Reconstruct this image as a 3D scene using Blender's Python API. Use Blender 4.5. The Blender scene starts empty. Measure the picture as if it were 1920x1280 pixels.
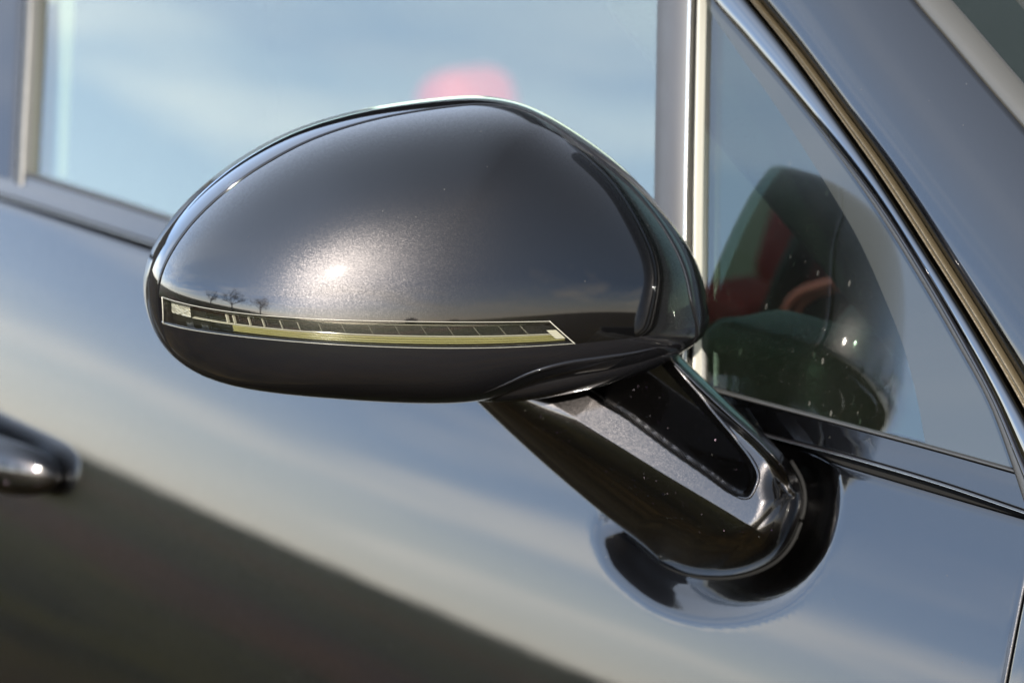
import bpy, bmesh, math, random
import numpy as np
from mathutils import Vector, Matrix
R = math.radians
random.seed(7); rng = np.random.RandomState(5)
scn = bpy.context.scene
COL = scn.collection

# ------------------------------------------------------------------ camera
CAM_AZ, CAM_PITCH, CAM_D, CAM_F = R(45), R(11), 1.7, 149.0
TGT = np.array([0, -.13, 1.0])
BACK = np.array([math.cos(CAM_PITCH)*math.sin(CAM_AZ), -math.cos(CAM_PITCH)*math.cos(CAM_AZ), math.sin(CAM_PITCH)])
CR = np.array([math.cos(CAM_AZ), math.sin(CAM_AZ), 0.]); CU = np.cross(BACK, CR); CP = TGT + CAM_D*BACK
cd = bpy.data.cameras.new('camera'); cam = bpy.data.objects.new('camera', cd); COL.objects.link(cam)
cam.matrix_world = Matrix(((CR[0], CU[0], BACK[0], CP[0]), (CR[1], CU[1], BACK[1], CP[1]), (CR[2], CU[2], BACK[2], CP[2]), (0, 0, 0, 1)))
cd.lens = CAM_F; cd.sensor_width = 36; cd.clip_start = .05; cd.clip_end = 2000
cd.dof.use_dof = True; cd.dof.focus_distance = 1.70; cd.dof.aperture_fstop = 9.0; cd.dof.aperture_blades = 0
scn.camera = cam

# ------------------------------------------------------------------ sky, sun, exposure
SUN_EL, SUN_AZ = R(20.6), R(44.3)             # azimuth from outward (-Y) towards the front (+X)
sdir = Vector((math.cos(SUN_EL)*math.sin(SUN_AZ), -math.cos(SUN_EL)*math.cos(SUN_AZ), math.sin(SUN_EL)))
sl = bpy.data.lights.new('sun', 'SUN'); sl.energy = 2.8; sl.angle = R(.53); sl.color = (1, .93, .82)
so = bpy.data.objects.new('sun', sl); COL.objects.link(so); so.rotation_euler = sdir.to_track_quat('Z', 'Y').to_euler()
wd = bpy.data.worlds.new('World'); scn.world = wd; wd.use_nodes = True
nt = wd.node_tree; nt.nodes.clear()
def N(tree, typ, **kw):
    n = tree.nodes.new(typ)
    for k, v in kw.items():
        if k.startswith('i_'):
            key = k[2:]; n.inputs[int(key) if key.isdigit() else key.replace('_', ' ')].default_value = v
        else: setattr(n, k, v)
    return n
def L(tree, a, b): tree.links.new(a, b)
def ramp(tree, fac, stops, interp='LINEAR'):
    r = tree.nodes.new('ShaderNodeValToRGB'); r.color_ramp.interpolation = interp
    e = r.color_ramp.elements
    while len(e) < len(stops): e.new(.5)
    for el, (p, c) in zip(e, stops):
        el.position = p; el.color = (c, c, c, 1) if not isinstance(c, tuple) else (*c, 1)
    if fac is not None: L(tree, fac, r.inputs[0])
    return r
def mth(tree, op, a, b=None, c=None, clamp=False):
    m = tree.nodes.new('ShaderNodeMath'); m.operation = op; m.use_clamp = clamp
    for i, v in enumerate((a, b, c)):
        if v is None: continue
        if isinstance(v, (int, float)): m.inputs[i].default_value = v
        else: L(tree, v, m.inputs[i])
    return m.outputs[0]
def mixc(tree, fac, a, b, mode='MIX'):
    m = tree.nodes.new('ShaderNodeMix'); m.data_type = 'RGBA'; m.blend_type = mode
    for s, v in ((m.inputs[0], fac), (m.inputs[6], a), (m.inputs[7], b)):
        if isinstance(v, (int, float)): s.default_value = v
        elif isinstance(v, tuple): s.default_value = (*v, 1)
        else: L(tree, v, s)
    return m.outputs[2]
sky = N(nt, 'ShaderNodeTexSky', sky_type='NISHITA', sun_disc=False, sun_elevation=SUN_EL, altitude=50., air_density=.42, dust_density=.4, ozone_density=1.2)
sky.sun_rotation = math.atan2(sdir.x, sdir.y)
tc = N(nt, 'ShaderNodeTexCoord'); sp = N(nt, 'ShaderNodeSeparateXYZ'); L(nt, tc.outputs['Generated'], sp.inputs[0])
zc = mth(nt, 'ADD', mth(nt, 'MAXIMUM', sp.outputs[2], 0.0), .09)
cv = N(nt, 'ShaderNodeCombineXYZ'); L(nt, mth(nt, 'DIVIDE', sp.outputs[0], zc), cv.inputs[0]); L(nt, mth(nt, 'DIVIDE', sp.outputs[1], zc), cv.inputs[1])
mp = N(nt, 'ShaderNodeMapping'); mp.inputs['Rotation'].default_value = (0, 0, R(35)); mp.inputs['Scale'].default_value = (.28, .75, 1); mp.inputs['Location'].default_value = (1.3, .4, 0); L(nt, cv.outputs[0], mp.inputs[0])
cn = N(nt, 'ShaderNodeTexNoise', i_Scale=1.0, i_Detail=7.0, i_Roughness=.56); L(nt, mp.outputs[0], cn.inputs['Vector'])
cm = ramp(nt, cn.outputs[0], [(.50, 0.), (.66, .75), (.8, 1.)])
low = ramp(nt, sp.outputs[2], [(.0, .8), (.12, .62), (.4, .14), (.7, .0)])
cf = mth(nt, 'MULTIPLY', cm.outputs[0], low.outputs[0])
hz = ramp(nt, sp.outputs[2], [(.0, .85), (.06, .75), (.14, .60), (.30, .58), (.55, .55), (1., .45)])
hc_ = ramp(nt, sp.outputs[2], [(0., (.54, .50, .42)), (.06, (.46, .48, .455)), (.12, (.275, .345, .44)), (.2, (.20, .27, .385)), (.3, (.24, .305, .40)), (.6, (.29, .33, .39))])
hcs = N(nt, 'ShaderNodeVectorMath', operation='SCALE'); L(nt, hc_.outputs[0], hcs.inputs[0]); hcs.inputs['Scale'].default_value = 10.
c0_ = mixc(nt, hz.outputs[0], sky.outputs[0], hcs.outputs[0])
# added gain on the sky: full towards the rear, dimmed ahead, to grade reflections
vd = N(nt, 'ShaderNodeVectorMath', operation='DOT_PRODUCT'); L(nt, tc.outputs['Generated'], vd.inputs[0]); vd.inputs[1].default_value = (-.72, -.69, 0.)
vl = ramp(nt, mth(nt, 'MULTIPLY_ADD', vd.outputs['Value'], .5, .5), [(0., (.26, .25, .24)), (.30, (.30, .28, .26)), (.45, (.58, .56, .53)), (.65, (.88, .87, .85)), (.85, (1.03, 1.03, 1.02))])
c2 = mixc(nt, 1., mixc(nt, cf, c0_, (7.2, 6.8, 6.1)), vl.outputs[0], 'MULTIPLY')
bg = N(nt, 'ShaderNodeBackground', i_Strength=.15); L(nt, c2, bg.inputs[0])
wo = N(nt, 'ShaderNodeOutputWorld'); L(nt, bg.outputs[0], wo.inputs[0])
vs = scn.view_settings; vs.view_transform = 'Standard'; vs.look = 'None'; vs.exposure = 3.15; vs.gamma = 1; vs.use_curve_mapping = False
scn.cycles.max_bounces = 14; scn.cycles.transparent_max_bounces = 16; scn.cycles.glossy_bounces = 8
scn.cycles.sample_clamp_direct = 0; scn.cycles.sample_clamp_indirect = 12; scn.cycles.use_denoising = True

# ------------------------------------------------------------------ helpers: points on the real surfaces of the car
def unit(v): return v/np.linalg.norm(v)
def ray(u, v):
    D = -BACK*(CAM_F/36*1920) + CR*(u-960) - CU*(v-640); return unit(D)
SLOPE = -.074
def zbelt(x): return .9455 + SLOPE*x
def plan(x): return x*x/14.
def y_door(x, z):
    h = z - zbelt(x)
    if h >= -.298: y = .297*h + .513*h*h
    else:
        y0 = .297*-.298 + .513*.298**2; k = h+.298; y = y0 + .2*k*k
    return y + plan(x) + .045*(x+.28)*h
FOOT = None
def y_skin(x, z):
    """door skin with the shallow pressed-in dish the mirror arm stands in"""
    y = y_door(x, z)
    if FOOT is not None and -.10 < x < .12:
        d = FOOT(x, z)
        if d < PAD_W: y += PAD_H*.5*(1+math.cos(math.pi*max(d, 0)/PAD_W))
    return y
PAD_W, PAD_H = .0205, .0078
def y_glass(x, z):
    h = z - (zbelt(x)+.018); return .0057 + plan(x) + h*.235 + h*h*.16
def hit(S, u, v, off=0.):
    """meet the view line with surface y=S(x,z), lifted off metres outwards along its normal"""
    D = ray(u, v); lo, hi = .8, 6.
    f = lambda t: (lambda P: P[1]-S(P[0], P[2]))(CP + D*t)
    t = lo; s = .02
    while t < hi and f(t) < 0: t += s
    lo, hi = t-s, t
    for _ in range(40):
        m = (lo+hi)/2
        if f(m) < 0: lo = m
        else: hi = m
    P = CP + D*hi
    return P + nrm(S, P)*off if off else P
def nrm(S, P):
    e = 1e-4; x, z = P[0], P[2]
    dx = (S(x+e, z)-S(x-e, z))/2/e; dz = (S(x, z+e)-S(x, z-e))/2/e
    return unit(np.array([dx, -1., dz]))
def plane(u, v, P0, n):
    D = ray(u, v); return CP + D*(((P0-CP)@n)/(D@n))
def aty(u, v, y): return plane(u, v, np.array([0, y, 0.]), np.array([0, -1, 0.]))
def spline(pts, n, closed=False):
    """centripetal-ish cubic resample of a polyline, any dimension, equal arc steps"""
    p = np.array(pts, float)
    if closed: p = np.vstack([p[-1], p, p[0], p[1]])
    else: p = np.vstack([2*p[0]-p[1], p, 2*p[-1]-p[-2]])
    out = []
    for i in range(1, len(p)-2):
        d = [max(np.linalg.norm(p[i+k]-p[i+k-1]), 1e-9)**.5 for k in (0, 1, 2)]
        t0, t1 = 0., d[0]; t2 = t1+d[1]; t3 = t2+d[2]
        for t in np.linspace(t1, t2, 24, endpoint=False):
            A1 = (t1-t)/(t1-t0)*p[i-1]+(t-t0)/(t1-t0)*p[i]; A2 = (t2-t)/(t2-t1)*p[i]+(t-t1)/(t2-t1)*p[i+1]; A3 = (t3-t)/(t3-t2)*p[i+1]+(t-t2)/(t3-t2)*p[i+2]
            B1 = (t2-t)/(t2-t0)*A1+(t-t0)/(t2-t0)*A2; B2 = (t3-t)/(t3-t1)*A2+(t-t1)/(t3-t1)*A3
            out.append((t2-t)/(t2-t1)*B1+(t-t1)/(t2-t1)*B2)
    out.append(p[-2]); out = np.array(out)
    s = np.r_[0, np.cumsum(np.linalg.norm(np.diff(out, axis=0), axis=1))]
    q = np.linspace(0, s[-1], n+1 if closed else n)
    if closed: q = q[:-1]
    return np.stack([np.interp(q, s, out[:, k]) for k in range(out.shape[1])], 1)

def link(name, me, mat, parent=None, kind=None):
    o = bpy.data.objects.new(name, me); COL.objects.link(o)
    if mat is not None: me.materials.append(mat)
    if parent is not None: o.parent = parent
    if kind: o['kind'] = kind
    return o
class MB:
    def __init__(s): s.v = []; s.f = []
    def grid(s, P, cu=False, cv=False, flip=False):
        P = np.asarray(P); a, b = P.shape[:2]; k = len(s.v); s.v += [tuple(q) for q in P.reshape(-1, 3)]
        for i in range(a if cu else a-1):
            for j in range(b if cv else b-1):
                q = (k+i*b+j, k+((i+1) % a)*b+j, k+((i+1) % a)*b+(j+1) % b, k+i*b+(j+1) % b)
                s.f.append(q[::-1] if flip else q)
        return s
    def fan(s, ring, flip=False):
        k = len(s.v); ring = [tuple(q) for q in ring]; s.v += ring; c = tuple(np.mean(np.array(ring), 0)); s.v.append(c); n = len(ring)
        for i in range(n):
            q = (k+i, k+(i+1) % n, k+n); s.f.append(q[::-1] if flip else q)
        return s
    def tube(s, path, rad, n=10, cap=True):
        path = [np.array(p, float) for p in path]; rings = []
        ref = np.array([.13, .27, .95])
        for i, p in enumerate(path):
            t = unit(path[min(i+1, len(path)-1)] - path[max(i-1, 0)]); a = unit(np.cross(t, ref)); b = np.cross(t, a)
            r = rad[i] if hasattr(rad, '__len__') else rad
            rings.append([p + r*(math.cos(q)*a+math.sin(q)*b) for q in np.linspace(0, 2*np.pi, n, endpoint=False)])
        s.grid(rings, cv=True)
        if cap: s.fan(rings[0]); s.fan(rings[-1], True)
        return s
    def box(s, c, sx, sy, sz, M=None):
        k = len(s.v)
        for x in (-1, 1):
            for y in (-1, 1):
                for z in (-1, 1):
                    q = np.array([x*sx/2, y*sy/2, z*sz/2]); q = M@q if M is not None else q; s.v.append(tuple(np.array(c)+q))
        for f in ((0, 1, 3, 2), (4, 6, 7, 5), (0, 4, 5, 1), (2, 3, 7, 6), (0, 2, 6, 4), (1, 5, 7, 3)): s.f.append(tuple(k+i for i in f))
        return s
    def build(s, name, mat, parent=None, kind=None, smooth=True, out=None, weld=True):
        me = bpy.data.meshes.new(name); me.from_pydata(s.v, [], s.f); 
        bm = bmesh.new(); bm.from_mesh(me)
        if weld: bmesh.ops.remove_doubles(bm, verts=bm.verts, dist=1e-6)
        bmesh.ops.recalc_face_normals(bm, faces=bm.faces)
        if out is not None:      # open sheet: face outwards along the given direction
            t = sum((f.normal*f.calc_area() for f in bm.faces), Vector())
            if t.dot(Vector(out)) < 0: bmesh.ops.reverse_faces(bm, faces=bm.faces)
        for f in bm.faces: f.smooth = smooth
        bm.to_mesh(me); bm.free()
        return link(name, me, mat, parent, kind)
def sharp(o, ang=35):
    me = o.data
    bm = bmesh.new(); bm.from_mesh(me)
    for e in bm.edges:
        if len(e.link_faces) == 2 and e.calc_face_angle(0) > R(ang): e.smooth = False
    bm.to_mesh(me); bm.free(); return o

# ------------------------------------------------------------------ materials
def mat(name):
    m = bpy.data.materials.new(name); m.use_nodes = True; t = m.node_tree; t.nodes.clear()
    o = t.nodes.new('ShaderNodeOutputMaterial'); return m, t, o
def simple(name, col, rough=.5, metal=0., coat=0., spec=.5, coat_rough=.03, bump=None):
    m, t, o = mat(name); b = N(t, 'ShaderNodeBsdfPrincipled'); L(t, b.outputs[0], o.inputs[0])
    b.inputs['Base Color'].default_value = (*col, 1); b.inputs['Roughness'].default_value = rough; b.inputs['Metallic'].default_value = metal
    b.inputs['Coat Weight'].default_value = coat; b.inputs['Coat Roughness'].default_value = coat_rough; b.inputs['Specular IOR Level'].default_value = spec
    g = N(t, 'ShaderNodeTexCoord'); n = N(t, 'ShaderNodeTexNoise', i_Scale=(bump[0] if bump else 90.), i_Detail=4.); L(t, g.outputs['Object'], n.inputs[0])
    r = mth(t, 'MULTIPLY_ADD', n.outputs[0], rough*.3, rough*.85); L(t, r, b.inputs['Roughness'])
    if bump:
        bp = N(t, 'ShaderNodeBump', i_Strength=bump[1], i_Distance=bump[2]); L(t, n.outputs[0], bp.inputs['Height']); L(t, bp.outputs[0], b.inputs['Normal'])
    return m
def paint(name, flake=7200., scratches=True):
    """dark metallic paint: sparkling flakes under a clear coat, with fine wash marks and dust"""
    m, t, o = mat(name); b = N(t, 'ShaderNodeBsdfPrincipled'); L(t, b.outputs[0], o.inputs[0])
    g = N(t, 'ShaderNodeTexCoord'); ge = N(t, 'ShaderNodeNewGeometry')
    v = N(t, 'ShaderNodeTexVoronoi', i_Scale=flake); L(t, g.outputs['Object'], v.inputs['Vector'])
    v2 = N(t, 'ShaderNodeTexVoronoi', i_Scale=flake*.30); L(t, g.outputs['Object'], v2.inputs['Vector'])
    def flk(col, amt):
        s = N(t, 'ShaderNodeVectorMath', operation='SUBTRACT'); L(t, col, s.inputs[0]); s.inputs[1].default_value = (.5, .5, .5)
        k = N(t, 'ShaderNodeVectorMath', operation='SCALE'); L(t, s.outputs[0], k.inputs[0]); k.inputs['Scale'].default_value = amt
        a = N(t, 'ShaderNodeVectorMath', operation='ADD'); L(t, ge.outputs['Normal'], a.inputs[0]); L(t, k.outputs[0], a.inputs[1])
        q = N(t, 'ShaderNodeVectorMath', operation='NORMALIZE'); L(t, a.outputs[0], q.inputs[0]); return q.outputs[0]
    L(t, flk(v.outputs['Color'], .19), b.inputs['Normal'])
    L(t, mixc(t, ramp(t, v.outputs['Color'], [(.0, 0.), (1., 1.)]).outputs[0], (.0036, .0033, .0033), (.0108, .0100, .0100)), b.inputs['Base Color'])
    b.inputs['Metallic'].default_value = 1.; b.inputs['Roughness'].default_value = .30
    # clear coat
    b.inputs['Coat Weight'].default_value = 1.; b.inputs['Coat IOR'].default_value = 1.52
    n = N(t, 'ShaderNodeTexNoise', i_Scale=14., i_Detail=6.); L(t, g.outputs['Object'], n.inputs[0])
    L(t, ramp(t, n.outputs[0], [(.3, .018), (.7, .042)]).outputs[0], b.inputs['Coat Roughness'])
    op = N(t, 'ShaderNodeTexNoise', i_Scale=260., i_Detail=1.); L(t, g.outputs['Object'], op.inputs[0])
    ds = N(t, 'ShaderNodeTexVoronoi', i_Scale=330.); L(t, g.outputs['Object'], ds.inputs['Vector'])
    dsel = mth(t, 'GREATER_THAN', N_sep(t, ds.outputs['Color']), .955)
    dot = mth(t, 'MULTIPLY', mth(t, 'LESS_THAN', ds.outputs['Distance'], .11), dsel)
    hgt = mth(t, 'ADD', mth(t, 'MULTIPLY', op.outputs[0], .010), mth(t, 'MULTIPLY', dot, .35))
    bp = N(t, 'ShaderNodeBump', i_Strength=1., i_Distance=.00010); L(t, hgt, bp.inputs['Height']); L(t, bp.outputs[0], b.inputs['Coat Normal'])
    # big rare flakes that catch the sun
    em = N(t, 'ShaderNodeBsdfGlossy', i_Roughness=.2); L(t, flk(v2.outputs['Color'], 1.1), em.inputs['Normal'])
    L(t, mixc(t, .55, (.8, .8, .8), v2.outputs['Color']), em.inputs['Color'])
    sel = mth(t, 'MULTIPLY', mth(t, 'GREATER_THAN', N_sep(t, v2.outputs['Color'], 2), .955), mth(t, 'LESS_THAN', v2.outputs['Distance'], .33))
    mx = N(t, 'ShaderNodeMixShader'); L(t, mth(t, 'MULTIPLY', sel, .009), mx.inputs[0]); L(t, b.outputs[0], mx.inputs[1]); L(t, em.outputs[0], mx.inputs[2])
    du = N(t, 'ShaderNodeBsdfDiffuse'); du.inputs[0].default_value = (.12, .115, .10, 1)
    m3 = N(t, 'ShaderNodeMixShader'); L(t, mth(t, 'MULTIPLY', dot, .10), m3.inputs[0]); L(t, mx.outputs[0], m3.inputs[1]); L(t, du.outputs[0], m3.inputs[2])
    L(t, m3.outputs[0], o.inputs[0])
    return m
def N_sep(t, col, i=0):
    s = N(t, 'ShaderNodeSeparateColor'); L(t, col, s.inputs[0]); return s.outputs[i]
def glass(name, tint, dust=0., f0=.043):
    """clear sheet: tinted see-through plus a true Fresnel reflection on each face"""
    m, t, o = mat(name); ge = N(t, 'ShaderNodeNewGeometry'); g = N(t, 'ShaderNodeTexCoord')
    d = N(t, 'ShaderNodeVectorMath', operation='DOT_PRODUCT'); L(t, ge.outputs['Normal'], d.inputs[0]); L(t, ge.outputs['Incoming'], d.inputs[1])
    c = mth(t, 'ABSOLUTE', d.outputs['Value']); p = mth(t, 'POWER', mth(t, 'SUBTRACT', 1., c), 5.)
    fr = mth(t, 'MULTIPLY_ADD', p, 1-f0, f0)
    tr = N(t, 'ShaderNodeBsdfTransparent'); tr.inputs[0].default_value = (*tint, 1); gl = N(t, 'ShaderNodeBsdfGlossy', i_Roughness=.004); gl.inputs[0].default_value = (1, 1, 1, 1)
    mx = N(t, 'ShaderNodeMixShader'); L(t, fr, mx.inputs[0]); L(t, tr.outputs[0], mx.inputs[1]); L(t, gl.outputs[0], mx.inputs[2])
    out = mx.outputs[0]
    if dust:
        df = N(t, 'ShaderNodeBsdfDiffuse'); df.inputs[0].default_value = (.16, .155, .14, 1)
        n1 = N(t, 'ShaderNodeTexNoise', i_Scale=9., i_Detail=8., i_Roughness=.7); L(t, g.outputs['Object'], n1.inputs[0])
        mp = N(t, 'ShaderNodeMapping'); mp.inputs['Scale'].default_value = (1, 1, .38); mp.inputs['Rotation'].default_value = (0, R(-28), 0); L(t, g.outputs['Object'], mp.inputs[0])
        vv = N(t, 'ShaderNodeTexVoronoi', i_Scale=260.); L(t, mp.outputs[0], vv.inputs['Vector'])
        v3 = N(t, 'ShaderNodeTexVoronoi', i_Scale=900.); L(t, g.outputs['Object'], v3.inputs['Vector'])
        spk = mth(t, 'MULTIPLY', mth(t, 'LESS_THAN', vv.outputs['Distance'], .16), mth(t, 'GREATER_THAN', N_sep(t, vv.outputs['Color']), .86))
        sp3 = mth(t, 'MULTIPLY', mth(t, 'LESS_THAN', v3.outputs['Distance'], .2), mth(t, 'GREATER_THAN', N_sep(t, v3.outputs['Color']), .9))
        film = ramp(t, n1.outputs[0], [(.35, .001), (.75, .014)])
        a = mth(t, 'ADD', mth(t, 'MULTIPLY', mth(t, 'ADD', mth(t, 'MULTIPLY', spk, .18), mth(t, 'MULTIPLY', sp3, .14)), N_pow(t, n1.outputs[0])), film.outputs[0])
        m2 = N(t, 'ShaderNodeMixShader'); L(t, mth(t, 'MULTIPLY', a, dust), m2.inputs[0]); L(t, out, m2.inputs[1]); L(t, df.outputs[0], m2.inputs[2]); out = m2.outputs[0]
    L(t, out, o.inputs[0]); return m
def N_pow(t, s): return ramp(t, s, [(.4, .15), (.65, 1.)]).outputs[0]
M = {}
M['paint'] = paint('metallic_paint')
M['gloss'] = simple('gloss_black', (.006, .006, .007), .04, spec=.5)
M['shell'] = simple('gloss_shell', (.0025, .0025, .003), .03, spec=.42)
M['rubber'] = simple('rubber', (.012, .012, .012), .5, bump=(900, .3, .0004))
M['core'] = simple('core_black', (.003, .003, .003), .8, spec=.1)
M['grey'] = simple('grey_trim', (.012, .0115, .0095), .55, bump=(2500, .25, .0002))
M['applique'] = simple('pillar_applique', (.0155, .0153, .0165), .55)
M['chrome'] = simple('bright_trim', (.4, .39, .36), .16, metal=1.)
M['seal_tan'] = simple('bronze_ribbed_seal', (.060, .047, .028), .35, metal=.6, bump=(1300, .6, .0006))
M['chrome_dark'] = simple('dark_chrome', (.055, .058, .062), .06, metal=1., coat=1.)
M['frit'] = simple('black_frit', (.012, .013, .012), .02, spec=.45)
M['lens'] = glass('clear_lens', (.95, .95, .92), f0=.035)
M['reflector'] = simple('pale_reflector', (.13, .127, .112), .25)
M['edge'] = simple('bright_moulded_edge', (.15, .146, .125), .2)
M['amber'] = simple('yellowish_light_guide', (.085, .080, .034), .22)
M['lampdark'] = simple('lamp_floor', (.003, .0032, .0034), .12, spec=.4)
M['pane'] = glass('tinted_window_glass', (.76, .81, .68), dust=.3, f0=.084)
M['qpane'] = glass('tinted_quarter_glass', (.44, .55, .48), dust=.8, f0=.052)
M['wpane'] = glass('windscreen_glass', (.55, .62, .6), dust=.2, f0=.022)
M['mirror'] = simple('mirror_silver', (.9, .9, .9), .01, metal=1.)
M['leather'] = simple('black_leather', (.005, .005, .005), .6, spec=.15, bump=(700, .5, .0006))
M['pad'] = simple('grained_pad', (.0080, .0085, .0070), .5, spec=.12, bump=(520, .8, .0008))
M['red'] = simple('red_leather', (.13, .008, .009), .7, spec=.1, bump=(500, .4, .0006))
M['redtrim'] = simple('red_stitching', (.6, .10, .07), .6)
M['lining'] = simple('cabin_lining', (.008, .0085, .0085), .9)
M['belt'] = simple('seat_belt_webbing', (.12, .12, .11), .8)

# ------------------------------------------------------------------ the car: one thing, everything fixed to it is a part
car = bpy.data.objects.new('car', None); COL.objects.link(car)
car['label'] = 'dark blue-black metallic car with a glossy wing mirror, seen along its side'; car['category'] = 'car'

def part_empty(name, loc=(0, 0, 0)):
    o = bpy.data.objects.new(name, None); COL.objects.link(o); o.parent = car; return o

# outline of the arm's foot on the door, as points (x, z)
_fp = spline([(1180, 985), (1236, 1049), (1290, 1073), (1345, 1080), (1400, 1073), (1450, 1050), (1480, 1018), (1499, 975), (1506, 935), (1500, 905), (1470, 870), (1420, 850), (1330, 880), (1240, 930)], 40, closed=True)
_ft = np.array([hit(y_door, *q) for q in _fp])[:, [0, 2]]
def FOOT(x, z):
    p = np.array([x, z]); a = _ft; b = np.roll(_ft, -1, 0); d = b-a; t = np.clip(((p-a)*d).sum(1)/(d*d).sum(1), 0, 1); c = p-(a+t[:, None]*d); dist = np.hypot(c[:, 0], c[:, 1]).min()
    k = ((a[:, 1] > z) != (b[:, 1] > z)) & (x < (b[:, 0]-a[:, 0])*(z-a[:, 1])/(b[:, 1]-a[:, 1]+1e-12)+a[:, 0])
    return -dist if k.sum() % 2 else dist
# ---- door skin, fender, belt strip
a0 = hit(y_door, 1905, 1180); a1 = hit(y_door, 1886, 1280)
def x_front(z): return a0[0] + (z-a0[2])*(a1[0]-a0[0])/(a1[2]-a0[2])
def skin(name, xa, xb, hs, nx, mat_, front=None, gap=0., lift=0.):
    """door-side sheet between two stations, folded in at its edges"""
    rows = []
    for h in hs:
        row = []
        for i in range(nx):
            s = i/(nx-1); z0 = .945+h; x1 = xb
            if front == 'rear': x1 = x_front(z0 - SLOPE*0 - .004) - gap
            x0 = xa
            if front == 'fore': x0 = x_front(z0 - .004) + gap
            x = x0 + (x1-x0)*s; z = zbelt(x) + h
            P = np.array([x, y_skin(x, z), z]); row.append(P)
        rows.append(row)
    P = np.array(rows)
    def fold(edge, inner):
        d = edge-inner; d = d/np.linalg.norm(d, axis=1)[:, None]; nn = np.array([nrm(y_door, q) for q in edge]); r = .0016
        return [edge + d*r*math.sin(t) - nn*r*(1-math.cos(t)) for t in (R(30), R(60), R(90))] + [edge + d*r - nn*.012]
    top = fold(P[0], P[1]); P = np.concatenate([np.array(top[::-1]), P])
    cols = P.transpose(1, 0, 2)
    if front == 'rear': e = fold(cols[-1], cols[-2]); cols = np.concatenate([cols, np.array(e)])
    if front == 'fore': e = fold(cols[0], cols[1]); cols = np.concatenate([np.array(e[::-1]), cols])
    return cols
hs = np.r_[np.linspace(-.0036, -.30, 130), np.linspace(-.31, -.62, 20)]
cols = skin('door', -1.25, 0, hs, 420, None, 'rear', .0018)
door = MB().grid(cols).build('door_panel', M['paint'], car, out=(0, -1, 0))
cols = skin('fender', 0, .9, hs, 60, None, 'fore', .0018)
MB().grid(cols).build('front_fender', M['paint'], car, out=(0, -1, 0))
# dark void behind the gaps
g = []
for x in np.linspace(-1.25, .9, 60):
    g.append([[x, y_door(x, zbelt(x)+h)+.009, zbelt(x)+h] for h in np.linspace(.012, -.6, 30)])
MB().grid(g).build('inner_structure', M['core'], car, out=(0, -1, 0))

def band(name, mat_, A, B, S, prof, parent=None, offs=0., n=120, Sb=None, **kw):
    """strip between two traced edges on surface S; prof = [(position across 0..1, height m)]"""
    pa = spline(A, n); pb = spline(B, n)
    a = np.array([hit(S, *q, offs) for q in pa]); b = np.array([hit(Sb or S, *q, offs) for q in pb]); rows = []
    for i in range(n):
        nn = nrm(S, a[i]); t = b[i]-a[i]
        rows.append([a[i]+t*s+nn*h for s, h in prof])
    return MB().grid(rows).build(name, mat_, parent or car, out=(0, -1, .3), **kw)
def rnd(h, r=.12, base=-.004, n=5):
    """rounded flat-topped strip profile"""
    p = [(0, base)] + [(r*(1-math.cos(t)), base+(h-base)*math.sin(t)) for t in np.linspace(.35, math.pi/2, n)]
    return p + [(1-a, b) for a, b in p[::-1]]
GAP = [(-140, 327), (0, 368), (290, 459), (700, 590), (1100, 715), (1420, 813), (1600, 860), (1760, 907), (1925, 963), (2060, 1010)]
GLB = [(-140, 275), (45, 326), (330, 415), (700, 533), (1100, 660), (1330, 729), (1560, 790), (1740, 838), (1905, 884), (2060, 928)]
def sh(c, dy, dx=0): return [(x+dx, y+dy) for x, y in c]
# painted strip under the windows, the moulding in the gap, the rubber at the glass
band('belt_strip', M['paint'], sh(GLB, 3), sh(GAP, -5), y_glass, [(0, -.006), (.0, -.0012), (.012, -.0004), (.03, -.0001), (.045, 0.), (.055, .0), (.3, .0001), (.6, .0001), (.945, 0.), (.955, 0.), (.972, -.0002), (.987, -.0007), (1., -.0018), (1., -.008)], Sb=y_door, n=160)
band('belt_moulding', M['gloss'], sh(GAP, -6), sh(GAP, 3), y_door, rnd(-.0006, .3, -.006), n=160)
band('moulding_edge', M['chrome'], sh(GAP, -1), sh(GAP, 2.5), y_door, rnd(.0001, .4, -.003), n=160)
band('glass_run_seal', M['rubber'], sh(GLB, -4), sh(GLB, 4), y_glass, rnd(.0006, .35, -.005), n=160)

# ---- windows
def pane(name, mat_, corners, thick=.004, off=-.004, n=(24, 24)):
    a, b, c, d = [hit(y_glass, *p) for p in corners]   # bottom-left, bottom-right, top-right, top-left
    def sheet(o):
        rows = []
        for i in range(n[0]):
            s = i/(n[0]-1); row = []
            for j in range(n[1]):
                t = j/(n[1]-1); q = (a*(1-s)+b*s)*(1-t) + (d*(1-s)+c*s)*t
                q = np.array([q[0], y_glass(q[0], q[2]), q[2]]); row.append(q + nrm(y_glass, q)*o)
            rows.append(row)
        return rows
    m = MB().grid(sheet(off)).grid(sheet(off-thick), flip=True)
    F_, B_ = np.array(sheet(off)), np.array(sheet(off-thick))
    for e in ((F_[0], B_[0]), (F_[-1], B_[-1]), (F_[:, 0], B_[:, 0]), (F_[:, -1], B_[:, -1])): m.grid([e[0], e[1]])
    o = m.build(name, mat_, car, weld=True); return sharp(o, 40)
pane('door_window', M['pane'], [(44, 345), (1262, 722), (1262, -160), (62, -160)])
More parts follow.
